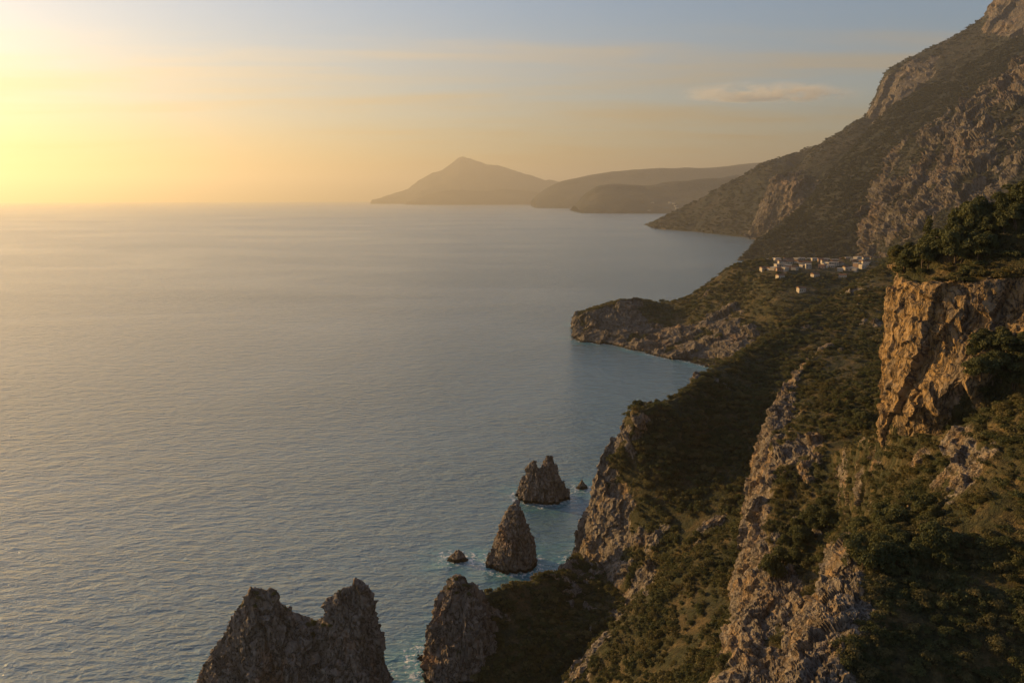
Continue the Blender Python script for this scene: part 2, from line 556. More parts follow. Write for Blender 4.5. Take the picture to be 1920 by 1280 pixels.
m3 = pts([(1395, 497, 2700, .8), (1435, 505, 2560, .5), (1475, 505, 2500, .3), (1520, 505, 2420, .15), (1575, 500, 2400, .1), (1640, 490, 2350, .1), (1700, 470, 2300, .1), (1790, 420, 2300, .1), (1840, 390, 2250, .1), (1920, 350, 2200, .1), (2040, 300, 2150, .1), (2200, 260, 2100, .1)])
sheet('wooded_mountain_flank', [to_z(cr, 200, 350, 0), shift(cr, 60, 120, -40), cr, m1, m2, m3, to_z(m3, -30, -80, -20)], 7, 26, 150, M_MOUNT, 23,
      'dark wooded mountain flank above the village', 'mountain')

# sunlit broken face to the right of it
f = [pts([(1835, 196, 2750, .6), (1875, 150, 2600, .6), (1925, 112, 2450, .6), (2010, 40, 2350, .4), (2160, -30, 2250, .4)]),
     pts([(1732, 242, 2700, .6), (1800, 225, 2450, .8), (1870, 215, 2250, .8), (1990, 190, 2050, .6), (2160, 150, 1900, .4)]),
     pts([(1676, 314, 2640, .7), (1750, 310, 2350, .9), (1830, 300, 2100, .9), (1980, 290, 1850, .6), (2160, 270, 1650, .4)]),
     pts([(1632, 388, 2600, .7), (1700, 385, 2250, .9), (1790, 380, 1950, .7), (1960, 380, 1650, .3), (2160, 380, 1450, .3)]),
     pts([(1604, 470, 2550, .7), (1660, 465, 2150, .8), (1750, 455, 1850, .5), (1940, 460, 1500, .3), (2160, 470, 1300, .3)]),
     pts([(1598, 500, 2500, .5), (1640, 510, 2000, .5), (1740, 520, 1650, .3), (1930, 540, 1350, .3), (2160, 560, 1150, .3)])]
f = [[shift([r[0]], 60, 260, -60)[0]] + r for r in f]
sheet('rocky_mountain_face', f, 5.0, 26, 70, M_MOUNT, 27, 'broken pink-brown rock face catching the low sun above the village', 'mountain', patch=0.85, stretch=0.7)

# ------------------------------------------------------------------ headland with the village
cr = pts([(1073, 629, 1240, .9), (1083, 594, 1250, .7), (1112, 578, 1270, .3), (1165, 564, 1290, .2), (1205, 562, 1290, .2), (1245, 569, 1290, .2), (1290, 556, 1290, .2), (1332, 528, 1300, .2), (1385, 494, 1320, .1), (1470, 489, 1370, .2), (1560, 488, 1380, .2), (1660, 486, 1380, .2), (1780, 484, 1380, .2)])
r2 = pts([(1074, 630, 1235, 1), (1085, 602, 1240, 1), (1112, 587, 1256, .8), (1163, 574, 1272, .65), (1203, 573, 1270, .6), (1242, 579, 1268, .55), (1287, 568, 1262, .4), (1328, 545, 1262, .25), (1385, 515, 1262, .15), (1465, 512, 1190, .3), (1550, 512, 1190, .3), (1650, 510, 1180, .3), (1770, 508, 1170, .3)])
r3 = pts([(1074, 632, 1228, 1), (1092, 622, 1224, 1), (1118, 612, 1225, 1), (1163, 608, 1218, 1), (1200, 612, 1208, .95), (1237, 618, 1195, .9), (1282, 612, 1182, .85), (1326, 596, 1175, .75), (1390, 572, 1160, .5), (1460, 565, 1090, .25), (1550, 560, 1070, .2), (1650, 556, 1050, .2), (1770, 550, 1040, .2)])
bs = [np.append(SEA(x, y), 1) for x, y in ((1074, 634), (1094, 638), (1122, 643), (1168, 651), (1204, 659), (1240, 667), (1285, 677), (1335, 688), (1400, 698))]
bs += pts([(1470, 690, 1000, .3), (1560, 680, 950, .2), (1660, 670, 930, .2), (1780, 660, 920, .2)])
mid = [a * .5 + b * .5 + np.array((0, 4, 0, 0)) for a, b in zip(r3, bs)]
sheet('headland', [to_z(cr, 10, 130, -8), [a * .5 + b * .5 for a, b in zip(cr, to_z(cr, 10, 130, 20))], cr, r2, r3, mid, bs, shift(bs, -2, -12, -12)],
      1.9, 9, 42, M_HEAD, 31, 'long wooded headland with sheer cliffs below the village', 'headland', patch=0.5)

# ------------------------------------------------------------------ near coast, from far to near
# buttress ridge that drops to the sea
rows = [
    pts([(1190, 764, 476, .5), (1206, 768, 469, .2), (1270, 742, 505, .15), (1332, 692, 580, .15), (1400, 656, 640, .2), (1480, 603, 700, .3), (1560, 562, 750, .4), (1650, 503, 800, .4), (1740, 470, 830, .3)]),
    pts([(1161, 812, 470, .7), (1190, 832, 460, .45), (1270, 800, 472, .15), (1350, 742, 540, .15), (1430, 694, 600, .2), (1510, 645, 640, .35), (1590, 605, 670, .4), (1670, 565, 690, .4), (1760, 545, 690, .3)]),
    pts([(1120, 897, 462, .8), (1155, 912, 450, .6), (1250, 880, 442, .15), (1350, 820, 480, .1), (1450, 748, 535, .15), (1530, 700, 570, .2), (1610, 670, 590, .3), (1690, 640, 600, .3), (1770, 630, 600, .3)]),
    pts([(1095, 970, 456, .9), (1132, 985, 442, .8), (1220, 960, 424, .4), (1320, 920, 425, .1), (1430, 845, 450, .1), (1530, 790, 480, .1), (1620, 760, 500, .2), (1700, 740, 510, .2), (1780, 730, 510, .2)]),
    pts([(1081, 1040, 450, .9), (1115, 1065, 432, .9), (1190, 1060, 404, .8), (1285, 1020, 390, .4), (1400, 960, 392, .1), (1520, 890, 410, .1), (1630, 860, 420, .1), (1710, 840, 430, .1), (1790, 830, 430, .2)]),
    pts([(1078, 1085, 440, .9), (1105, 1150, 402, .9), (1180, 1160, 376, .8), (1260, 1100, 364, .5), (1390, 1020, 365, .1), (1510, 960, 370, .1), (1640, 930, 370, .1), (1720, 910, 370, .1), (1800, 900, 370, .2)]),
    pts([(1075, 1130, 420, .8), (1100, 1230, 362, .8), (1170, 1240, 340, .8), (1250, 1180, 337, .5), (1390, 1090, 340, .1), (1510, 1020, 340, .1), (1640, 990, 340, .1), (1720, 970, 340, .1), (1800, 960, 340, .2)])]
rows = [[shift([r[0]], 45, 60, -14)[0], shift([r[0]], 12, 22, -2)[0]] + r for r in rows]
top = rows[0]
rows = [to_z(top, 40, 150, 5), [a * .55 + b * .45 for a, b in zip(top, to_z(top, 30, 120, 30))]] + rows
sheet('buttress_ridge', rows, 0.95, 4.2, 17, M_MID, 37, 'scrub-covered ridge dropping in a rock buttress to the sea', 'cliff', cap=640, patch=0.5)

# low saddle between pinnacle and buttress
cr = pts([(850, 1125, 352, .6), (905, 1116, 362, .4), (935, 1106, 370, .3), (962, 1098, 376, .2), (990, 1097, 384, .2), (1012, 1086, 394, .2), (1034, 1084, 402, .3), (1062, 1070, 420, .5), (1092, 1052, 440, .6), (1150, 1040, 440, .6)])
d1 = pts([(850, 1180, 345, .6), (905, 1165, 352, .2), (940, 1155, 358, .15), (970, 1150, 362, .1), (1000, 1148, 366, .1), (1025, 1140, 372, .1), (1050, 1138, 378, .2), (1080, 1130, 390, .5), (1110, 1115, 400, .6), (1170, 1110, 400, .6)])
d2 = pts([(848, 1245, 338, .5), (905, 1235, 336, .15), (945, 1225, 338, .15), (980, 1215, 340, .15), (1015, 1212, 342, .15), (1045, 1205, 344, .15), (1075, 1200, 348, .2), (1105, 1190, 355, .4), (1140, 1180, 360, .5), (1190, 1180, 360, .6)])
d3 = to_z(pts([(845, 1300, 330, .5), (905, 1310, 318, .3), (950, 1310, 314, .3), (990, 1310, 312, .3), (1030, 1310, 310, .3), (1060, 1310, 308, .3), (1090, 1310, 308, .3), (1120, 1310, 310, .3), (1155, 1310, 310, .3), (1200, 1310, 310, .3)]), 0, 0, -6)
sheet('rock_saddle', [to_z(cr, 5, 45, -8), [a * .5 + b * .5 for a, b in zip(cr, to_z(cr, 5, 30, 6))], cr, d1, d2, d3], 0.6, 3.2, 11, M_MID, 41,
      'low scrubby saddle in shadow between the pinnacle and the buttress', 'slope', patch=0.6)

# near scrub spur
cr = pts([(1560, 870, 350, .2), (1445, 940, 342, .1), (1400, 973, 336, .1), (1330, 1028, 326, .25), (1262, 1080, 316, .3), (1202, 1130, 306, .4), (1142, 1190, 296, .5), (1092, 1250, 290, .6), (1042, 1310, 284, .6)])
d1 = pts([(1570, 960, 310, .1), (1470, 1010, 305, .1), (1420, 1040, 300, .05), (1350, 1085, 296, .05), (1285, 1130, 290, .1), (1225, 1185, 282, .1), (1165, 1240, 276, .2), (1110, 1300, 272, .3), (1062, 1350, 268, .3)])
d2 = pts([(1580, 1050, 265, .1), (1490, 1090, 262, .1), (1440, 1120, 260, .05), (1380, 1155, 260, .05), (1320, 1190, 258, .05), (1262, 1240, 254, .1), (1205, 1290, 250, .15), (1150, 1340, 246, .3), (1095, 1390, 242, .3)])
d3 = pts([(1590, 1160, 225, .1), (1510, 1190, 222, .1), (1460, 1220, 220, .2), (1405, 1250, 218, .2), (1350, 1280, 218, .1), (1300, 1320, 215, .1), (1245, 1360, 212, .1), (1190, 1400, 210, .2), (1130, 1440, 206, .2)])
bk = shift(cr, -4, 22, -22, .4)
sheet('scrub_spur', [shift(cr, -10, 42, -70, .6), bk, cr, d1, d2, d3], 0.6, 2.6, 11, M_MID, 43, 'green scrub spur running diagonally down to the cove', 'slope', cap=520)

# sharp rock rib
L = [[(1575, 640, 480, .2), (1590, 640, 474, .2), (1620, 650, 460, .1), (1660, 655, 450, .1), (1720, 640, 440, .2)],
     [(1505, 690, 425, .6), (1516, 694, 418, .45), (1560, 705, 400, .1), (1640, 715, 375, .05), (1720, 710, 355, .2)],
     [(1452, 772, 372, .95), (1466, 780, 363, .8), (1530, 785, 345, .2), (1640, 790, 320, .05), (1720, 785, 300, .2)],
     [(1433, 850, 335, .95), (1456, 850, 322, .85), (1530, 855, 308, .6), (1610, 855, 292, .05), (1720, 850, 265, .1)],
     [(1419, 950, 302, .95), (1442, 945, 288, .8), (1500, 955, 277, .7), (1590, 945, 262, .1), (1720, 930, 225, .1)],
     [(1409, 1050, 272, .9), (1428, 1050, 259, .75), (1490, 1055, 249, .6), (1580, 1050, 235, .1), (1720, 1040, 200, .1)],
     [(1398, 1135, 248, .9), (1424, 1135, 235, .85), (1480, 1150, 226, .7), (1565, 1150, 212, .2), (1720, 1160, 180, .1)],
     [(1352, 1235, 226, .6), (1398, 1228, 216, .85), (1465, 1240, 208, .6), (1545, 1260, 196, .2), (1720, 1280, 165, .1)],
     [(1300, 1320, 214, .5), (1375, 1320, 202, .6), (1450, 1330, 194, .4), (1535, 1350, 182, .2), (1720, 1380, 155, .1)]]
rows = [pts(r) for r in L]
rows = [[shift([r[0]], 4, 26, -60)[0], shift([r[0]], -2, 9, -16)[0]] + r for r in rows]
rows = [shift(rows[0], 25, 40, -22)] + rows
sheet('rock_rib', rows, 0.55, 3.6, 12, M_NEAR, 47, 'sharp pale rock rib standing out of the scrub', 'cliff', cap=640, patch=0.55, inset=0.2)

# ochre cliff with trees on top
L = [[(1678, 508, 240, 0), (1702, 494, 230, 0), (1760, 470, 220, 0), (1840, 425, 212, 0), (1930, 365, 206, 0), (2080, 285, 200, 0)],
     [(1684, 512, 226, .4), (1702, 510, 217, .3), (1760, 508, 207, .1), (1840, 496, 200, .1), (1930, 468, 194, .1), (2080, 436, 186, .1)],
     [(1674, 560, 223, 1), (1694, 566, 212, 1), (1757, 566, 200, 1), (1840, 556, 193, 1), (1930, 536, 187, 1), (2080, 520, 178, .7)],
     [(1665, 650, 220, 1), (1688, 660, 207, 1), (1752, 660, 196, 1), (1840, 630, 189, 1), (1930, 600, 183, .8), (2080, 590, 172, .4)],
     [(1658, 735, 216, 1), (1690, 765, 200, 1), (1752, 750, 189, .9), (1835, 690, 184, .6), (1930, 650, 178, .2), (2080, 640, 166, .2)],
     [(1650, 790, 212, .4), (1690, 820, 202, .3), (1760, 810, 194, .2), (1845, 760, 184, .1), (1940, 720, 176, .1), (2080, 700, 166, .1)],
     [(1640, 860, 214, .1), (1690, 880, 204, .1), (1770, 870, 194, .1), (1855, 840, 184, .1), (1950, 800, 176, .1), (2080, 780, 166, .1)]]
rows = [pts(r) for r in L]
rows = [[shift([r[0]], 62, 70, -14)[0], shift([r[0]], 12, 18, -2)[0]] + r + [shift([r[-1]], 60, -14, 22)[0]] for r in rows]
rows = [shift(rows[0], 55, 60, -30)] + rows
sheet('ochre_cliff', rows, 0.36, 3.0, 12, M_CLIFF, 53, 'sunlit ochre cliff face with dark trees along its top', 'cliff', cap=600, stretch=0.24, inset=0.2)

# foreground hillside with the rock outcrop
L = [[(1545, 860, 318, .05), (1640, 815, 224, .05), (1740, 820, 190, .2), (1840, 775, 178, .3), (1940, 735, 170, .2), (2080, 710, 160, .1)],
     [(1560, 935, 288, .05), (1650, 905, 202, .05), (1745, 895, 178, .35), (1830, 850, 166, .6), (1930, 815, 158, .3), (2080, 790, 148, .1)],
     [(1575, 985, 262, .05), (1655, 975, 178, .05), (1750, 955, 162, .3), (1850, 920, 153, .3), (1950, 900, 146, .1), (2080, 880, 138, .1)],
     [(1598, 1028, 156, .6), (1645, 1015, 154, .2), (1725, 1005, 151, .05), (1850, 985, 145, .05), (1950, 970, 140, .05), (2080, 960, 134, .1)],
     [(1574, 1075, 148, .9), (1622, 1075, 143, .8), (1712, 1075, 142, .1), (1850, 1065, 138, .05), (1950, 1060, 134, .05), (2080, 1050, 129, .1)],
     [(1546, 1130, 140, .9), (1602, 1132, 133, .9), (1702, 1142, 132, .3), (1850, 1145, 130, .05), (1950, 1145, 127, .05), (2080, 1140, 122, .1)],
     [(1522, 1190, 133, .9), (1582, 1192, 126, .9), (1692, 1205, 125, .4), (1850, 1215, 123, .05), (1950, 1220, 120, .05), (2080, 1225, 116, .1)],
     [(1503, 1245, 127, .9), (1562, 1252, 120, .8), (1682, 1272, 119, .3), (1850, 1290, 117, .05), (1950, 1300, 114, .05), (2080, 1310, 110, .1)],
     [(1480, 1315, 121, .9), (1540, 1325, 114, .8), (1662, 1345, 113, .3), (1850, 1370, 111, .05), (1950, 1380, 108, .05), (2080, 1390, 104, .1)]]
rows = [pts(r) for r in L]
rows = [[shift([r[0]], 6, 20, -40)[0], shift([r[0]], -1, 6, -9)[0]] + r + [shift([r[-1]], 60, -14, 22)[0]] for r in rows]
sheet('foreground_hillside', rows, 0.4, 2.2, 6.5, M_NEAR, 59, 'steep shadowed hillside with a pale rock outcrop nearest the viewer', 'slope', cap=620, veg_amp=0.7)


# ------------------------------------------------------------------ rocks that stand in the sea
def stack(name, outline, y0, thick, label, res, amp, wave, mat, seed, category='sea stack', group=None, base=-5.0, lean=0.6, rock=0.9, patch=0.3):
    """Free-standing rock: crest traced along its outline, flanks swelling to both sides down to the water."""
    c = pts([(px, py, y0, rock) for px, py in outline])
    n = len(c)
    rows = []
    for s, side in ((1, 1), (.72, 1), (.4, 1), (.14, 1), (0, 0), (.12, -1), (.32, -1), (.55, -1), (.8, -1), (1, -1)):
        row = []
        for i, p in enumerate(c):
            q = p.copy()
            e = math.sin(math.pi * (i + .6) / (n + .2)) ** 0.6
            q[1] += side * thick * e * s ** lean
            q[2] = p[2] + (base - p[2]) * s
            row.append(q)
        rows.append(row)
    return sheet(name, rows, res, amp, wave, mat, seed, label, category, 'thing', patch=patch, group=group, steep=0.35, crevice=0.5, stretch=0.26, inset=0.3)


stack('sea_stack', [(916, 1056), (919, 1040), (928, 1012), (939, 992), (951, 962), (960, 950), (969, 944), (977, 950), (985, 972), (993, 1000), (1000, 1032), (1003, 1056)],
      SEA(960, 1056)[1], 15, 'tall pointed sea stack nearest the dark buttress', 0.45, 2.4, 7, M_STACK, 61)
stack('sea_stack', [(971, 938), (974, 916), (982, 893), (990, 872), (999, 863), (1007, 868), (1012, 876), (1019, 866), (1025, 854), (1032, 853), (1036, 866), (1046, 880), (1053, 902), (1058, 916), (1066, 921)],
      SEA(1018, 932)[1], 16, 'broad sea stack with a notched top, farther out than the pointed one', 0.45, 2.6, 7, M_STACK, 67)
stack('sea_rock', [(836, 1050), (846, 1040), (853, 1035), (859, 1029), (866, 1037), (877, 1048)], SEA(857, 1048)[1], 7, 'small low rock with white foam, left of the pointed stack', 0.4, 1.0, 4, M_STACK, 71, 'sea rock', base=-3)
stack('sea_rock', [(1081, 914), (1086, 905), (1091, 897), (1096, 905), (1103, 915)], SEA(1091, 914)[1], 6, 'small dark pyramid rock beside the notched stack', 0.4, 1.0, 4, M_STACK, 73, 'sea rock', base=-3)
stack('twin_rock', [(372, 1300), (378, 1258), (395, 1225), (418, 1195), (440, 1155), (455, 1128), (472, 1110), (487, 1105), (503, 1112), (520, 1130), (545, 1150), (572, 1168), (592, 1174), (607, 1160), (617, 1128), (626, 1122), (638, 1102), (655, 1098), (672, 1100), (686, 1115), (694, 1150), (702, 1185), (714, 1225), (728, 1268), (735, 1300)],
      322, 24, 'large twin-peaked crag cut off by the bottom of the picture', 0.45, 3.2, 8, M_STACK, 79, 'crag', patch=0.5)
stack('rock_pinnacle', [(755, 1290), (775, 1262), (797, 1232), (806, 1190), (812, 1145), (822, 1128), (836, 1106), (850, 1086), (864, 1077), (878, 1084), (892, 1100), (906, 1125), (925, 1165), (940, 1220), (950, 1290)],
      346, 20, 'dark pinnacle crag between the twin crag and the saddle', 0.5, 3.2, 8, M_STACK, 83, 'crag', patch=0.5)


# ------------------------------------------------------------------ sea
def build_sea():
    m, t, b = new_mat('sea_water')
    pos = t.n('NewGeometry').outputs['Position']
    far, shore = t.attr('far'), t.attr('shore')
    n1 = t.noise(t.scale(pos, (0.55, 1.0, 1), (0, 0, R(-14))), 0.075, 3, 0.55, 0.3)
    n2 = t.noise(t.scale(pos, (0.5, 1.0, 1), (0, 0, R(10))), 0.22, 4, 0.6, 0.3)
    n3 = t.noise(t.scale(pos, (0.7, 1.0, 1), (0, 0, R(-25))), 0.75, 4, 0.6, 0.2)
    h = t.math('ADD', t.math('MULTIPLY', n1, 2.1), t.math('MULTIPLY', n2, 1.8))
    h = t.math('ADD', h, t.math('MULTIPLY', n3, 0.38))
    wind = t.noise(t.scale(pos, (0.5, 1, 1), (0, 0, R(-20))), 0.0016, 5, 0.6, 0.6)
    h = t.math('MULTIPLY', h, t.math('MULTIPLY_ADD', t.ramp(wind, 0.3, 0.7), 0.9, 0.55))
    bn = t.n('Bump')
    bn.inputs['Strength'].default_value = 1.0
    bn.inputs['Distance'].default_value = 1.0
    t.put(bn.inputs['Height'], h)
    t.put(b.inputs['Normal'], bn.outputs[0])
    ro = t.math('ADD', t.math('MULTIPLY', far, 0.16), 0.08)
    ro = t.math('ADD', ro, t.math('MULTIPLY', t.math('SUBTRACT', wind, 0.5), 0.12))
    t.put(b.inputs['Roughness'], ro)
    b.inputs['IOR'].default_value = 1.45
    b.inputs['Specular IOR Level'].default_value = 1.0
    pale = t.noise(pos, 0.035, 4, 0.6, 0.4)
    sh = t.math('MULTIPLY', t.ramp(shore, 0.25, 0.95), t.ramp(pale, 0.3, 0.7))
    c = t.mix(sh, (0.095, 0.170, 0.212), (0.07, 0.235, 0.27))
    fo = t.noise(pos, 0.35, 6, 0.7, 0.6)
    foam = t.ramp(t.math('ADD', t.math('MULTIPLY', shore, 0.5), fo), 0.98, 1.10)
    foam = t.math('MULTIPLY', foam, t.ramp(shore, 0.66, 0.92))
    t.put(b.inputs['Base Color'], t.mix(foam, c, (0.62, 0.64, 0.64)))
    # rings out from below the viewer, fine where the shores are near, following the earth's curve
    ang = np.concatenate([np.linspace(-180, -46, 60)[:-1], np.linspace(-46, 46, 520), np.linspace(46, 180, 60)[1:-1]])
    rad = np.concatenate([np.linspace(0, 240, 6)[:-1], np.geomspace(240, 1500, 230), np.geomspace(1500, 70000, 130)[1:]])
    A, Rr = np.meshgrid(np.radians(ang), rad)
    x, y = np.sin(A) * Rr, np.cos(A) * Rr
    z = -(Rr ** 2) / (2 * REARTH)
    sh_ = np.zeros_like(x)
    # nearness of the waterline, from land vertices close to sea level
    near = np.concatenate([p.reshape(-1, 3)[np.abs(p.reshape(-1, 3)[:, 2]) < 2.2][:, :2] for nm, p, n, r in LAND if nm in
                           ('headland', 'buttress_ridge', 'rock_saddle', 'sea_stack', 'sea_rock', 'twin_rock', 'rock_pinnacle')])
    cell = 4.0
    key = np.unique(np.floor(near / cell).astype(int), axis=0)
    near = (key + .5) * cell
    sel = np.argwhere((Rr > 240) & (Rr < 1600) & (np.abs(A) < R(46)))
    xy = np.stack([x[sel[:, 0], sel[:, 1]], y[sel[:, 0], sel[:, 1]]], -1)
    dmin = np.full(len(xy), 1e9)
    for k in range(0, len(near), 64):
        blk = near[k:k + 64]
        lo_, hi_ = blk.min(0) - 90, blk.max(0) + 90
        mk = np.all((xy > lo_) & (xy < hi_), axis=1)
        if mk.any():
            dd = np.sqrt(((xy[mk][:, None] - blk[None]) ** 2).sum(-1)).min(1)
            dmin[mk] = np.minimum(dmin[mk], dd)
    sh_[sel[:, 0], sel[:, 1]] = np.exp(-np.maximum(dmin - 2, 0) / 22.0)
    nu, nv = x.shape
    idx = np.arange(nu * nv).reshape(nu, nv)
    nxt = np.roll(idx, -1, axis=1)
    quads = np.stack([idx[:-1], nxt[:-1], nxt[1:], idx[1:]], -1).reshape(-1, 4)[:, ::-1]
    quads = quads[nv:]
    tris = None
    v = np.stack([x, y, z], -1).reshape(-1, 3)
    me = mesh_np('sea', v, quads=quads[:, ::-1] if False else quads)
    a1 = me.attributes.new('far', 'FLOAT', 'POINT')
    a1.data.foreach_set('value', np.clip((np.log(np.maximum(Rr, 1)) - math.log(500)) / (math.log(9000) - math.log(500)), 0, 1).ravel().astype(np.float32))
    a2 = me.attributes.new('shore', 'FLOAT', 'POINT')
    a2.data.foreach_set('value', sh_.ravel().astype(np.float32))
    o = add_obj('sea', me, m)
    tag(o, 'calm rippled sea stretching to the hazy horizon', 'sea', kind='structure')


build_sea()


# ------------------------------------------------------------------ plants
def leaf_cloud(n, lobes, leaf, seed, flat=0.75):
    """leaf-sized faces spread through a crown of several lobes; lobes: (x, y, z, r)"""
    g = np.random.default_rng(seed)
    lob = np.array(lobes, float)
    k = g.choice(len(lob), n, p=lob[:, 3] ** 2 / (lob[:, 3] ** 2).sum())
    d = g.normal(size=(n, 3))
    d /= np.linalg.norm(d, axis=1, keepdims=True)
    d[:, 2] = np.where(d[:, 2] < -0.35, -d[:, 2], d[:, 2])
    rad = lob[k, 3] * (0.55 + 0.5 * g.random(n) ** 0.6)
    c = lob[k, :3] + d * rad[:, None] * np.array((1, 1, flat))
    nrm = d + g.normal(size=(n, 3)) * 0.55
    nrm /= np.linalg.norm(nrm, axis=1, keepdims=True)
    up = g.normal(size=(n, 3))
    u = np.cross(nrm, up)
    u /= np.linalg.norm(u, axis=1, keepdims=True)
    w = np.cross(nrm, u)
    s = leaf * (0.6 + 0.9 * g.random(n))[:, None]
    bend = nrm * s * 0.25
    v = np.stack([c - u * s, c - w * s * .55 + bend, c + u * s, c + w * s * .55 + bend], 1).reshape(-1, 3)
    return v, np.arange(n * 4).reshape(-1, 4)


def lobes(kind, seed):
    g = np.random.default_rng(seed)
    out = []
    if kind == 'bush':
        for k in range(7):
            a = g.random() * 6.28
            r = 0.55 * math.sqrt(g.random())
            out.append((math.cos(a) * r, math.sin(a) * r, 0.32 + 0.35 * g.random(), 0.30 + 0.22 * g.random()))
    elif kind == 'spread':
        for k in range(14):
            a = g.random() * 6.28
            r = 1.0 * math.sqrt(g.random())
            out.append((math.cos(a) * r, math.sin(a) * r * 0.8, 0.12 + 0.42 * g.random() * (1.1 - r * .7), 0.16 + 0.22 * g.random()))
    elif kind == 'tree':
        for k in range(11):
            a = g.random() * 6.28
            r = 0.62 * math.sqrt(g.random())
            out.append((math.cos(a) * r, math.sin(a) * r, 0.44 + 0.85 * g.random() * (1 - r * .6), 0.26 + 0.2 * g.random()))
    else:
        for k in range(8):
            h = k / 7
            a = g.random() * 6.28
            r = 0.2 * (1 - h)
            out.append((math.cos(a) * r, math.sin(a) * r, 0.35 + 1.35 * h, 0.46 * (1 - h * .72)))
    return out


def trunk_mesh(name, seed, top=0.75, r0=0.07):
    """tapered crooked trunk with limbs"""
    g = np.random.default_rng(seed)
    v, f = [], []

    def tube(path, ra, rb):
        base = len(v)
        n = len(path)
        for i, p in enumerate(path):
            r = ra + (rb - ra) * i / (n - 1)
            for k in range(6):
                a = k * math.pi / 3
                v.append((p[0] + r * math.cos(a), p[1] + r * math.sin(a), p[2]))
        for i in range(n - 1):
            for k in range(6):
                f.append((base + i * 6 + k, base + i * 6 + (k + 1) % 6, base + (i + 1) * 6 + (k + 1) % 6, base + (i + 1) * 6 + k))
    bx, by = g.normal(size=2) * 0.06
    stem = [(0, 0, -0.25), (0, 0, 0), (bx, by, top * .35), (bx * 1.6, by * .6, top * .7), (bx, by, top)]
    tube(stem, r0, r0 * .45)
    for k in range(4):
        a = k * 1.57 + g.random()
        z0 = top * (.35 + .12 * k)
        tube([(bx, by, z0), (bx + .2 * math.cos(a), by + .2 * math.sin(a), z0 + .18), (bx + .45 * math.cos(a), by + .45 * math.sin(a), z0 + .34)], r0 * .5, r0 * .15)
    return mesh_np(name, v, quads=f)


M_LEAF = leaf_mat('evergreen_leaves', (0.036, 0.047, 0.020), (0.095, 0.102, 0.042))
M_LEAF2 = leaf_mat('scrub_leaves', (0.036, 0.042, 0.019), (0.165, 0.140, 0.062))
M_LEAF3 = leaf_mat('far_woodland_leaves', (0.020, 0.027, 0.021), (0.046, 0.054, 0.040), (0.06, 0.055, 0.04))
M_BARK = plain_mat('bark', (0.09, 0.065, 0.045), sz=0.3)

PROTO = {}
for kind, n_, leaf_ in (('bush', 1100, 0.075), ('tree', 1500, 0.075), ('cone', 1100, 0.07)):
    PROTO[kind] = []
    for s in range(4):
        v, f = leaf_cloud(n_, lobes(kind, 100 + s), leaf_, 200 + s)
        cm = mesh_np(kind + '_crown', v, quads=f, smooth=False)
        cm.materials.append(M_LEAF if kind != 'bush' or s % 2 else M_LEAF2)
        tm = trunk_mesh(kind + '_trunk', 300 + s, 0.45 if kind == 'bush' else 0.95, 0.05 if kind == 'bush' else 0.065)
        tm.materials.append(M_BARK)
        PROTO[kind].append((cm, tm))


def plant(kind, loc, size, label, group, cat, tall=1.0):
    cm, tm = random.choice(PROTO[kind])
    e = bpy.data.objects.new({'bush': 'scrub_bush', 'tree': 'evergreen_tree', 'cone': 'cypress_tree'}[kind], None)
    COL.objects.link(e)
    e.location = loc
    e.rotation_euler = (0, 0, random.random() * 6.28)
    e.scale = (size, size, size * tall)
    tag(e, label, cat, group)
    add_obj('crown', cm, None, e)
    add_obj('trunk', tm, None, e)
    return e


def land(name):
    return next(l for l in LAND if l[0] == name)


def project(p):
    d = p - np.array((0, 0, CAM_H))
    zc = d[..., 1] * CP - d[..., 2] * SP
    return 960 + FPX * d[..., 0] / zc, 640 - FPX * (d[..., 1] * SP + d[..., 2] * CP) / zc, zc


def nearest(name, px, py):
    nm, p, n, r = land(name)
    u, v, _ = project(p)
    k = np.argmin((u - px) ** 2 + (v - py) ** 2)
    return p.reshape(-1, 3)[k]


def cluster(kind, name, spots, label, group=None, cat='tree'):
    for px, py, size, *tall in spots:
        q = nearest(name, px, py)
        plant(kind, (q[0], q[1], q[2] - 0.15), size, label, group, cat, tall[0] if tall else 1.0)


def clump(name, spots, where, group, kind='tree', cat='tree', noun='dark evergreen tree'):
    """a clump of alike plants, each described by its size and its place within the clump"""
    px = np.array([s_[0] for s_ in spots])
    py = np.array([s_[1] for s_ in spots])
    sz = np.array([s_[2] for s_ in spots])
    qx, qy, qs = np.quantile(px, (.17, .33, .5, .67, .83)), np.quantile(py, (.34, .67)), np.quantile(sz, (.34, .67))
    for i, s_ in enumerate(spots):
        side = ('left end', 'left part', 'left of middle', 'right of middle', 'right part', 'right end')[int((px[i] > qx).sum())]
        row = ('upper', 'middle', 'lower')[int((py[i] > qy).sum())]
        size = ('small', 'mid-sized', 'large')[int((sz[i] > qs).sum())]
        cluster(kind, name, [s_], '%s %s, %s row, %s of %s' % (size, noun, row, side, where), group, cat)


# trees and bushes one can tell apart
g = np.random.default_rng(5)
cluster('cone', 'ochre_cliff', [(1737, 478, 4.4, 1.35)], 'upright dark tree standing clear at the left end of the cliff-top trees')
spots = []
for k in range(84):
    px = 1682 + 250 * g.random()
    t_ = (px - 1680) / 240
    y_top, y_bot = 500 - 135 * t_, 515 - 38 * t_
    spots.append((px, y_top + (y_bot - y_top) * g.random(), 2.6 + 2.6 * g.random() ** 1.3, 1.0 + 0.4 * g.random()))
clump('ochre_cliff', spots, 'the ochre cliff top', 'trees along the top of the ochre cliff')
spots = [(1815 + 120 * g.random(), 640 + 100 * g.random(), 2.0 + 2.0 * g.random()) for k in range(28)]
clump('ochre_cliff', spots, 'the ochre cliff foot', 'trees at the right foot of the ochre cliff')
spots = [(1432 + 125 * a, 1085 - 120 * a + 60 * (b - .5), 2.4 + 2.6 * c) for a, b, c in g.random((24, 3))]
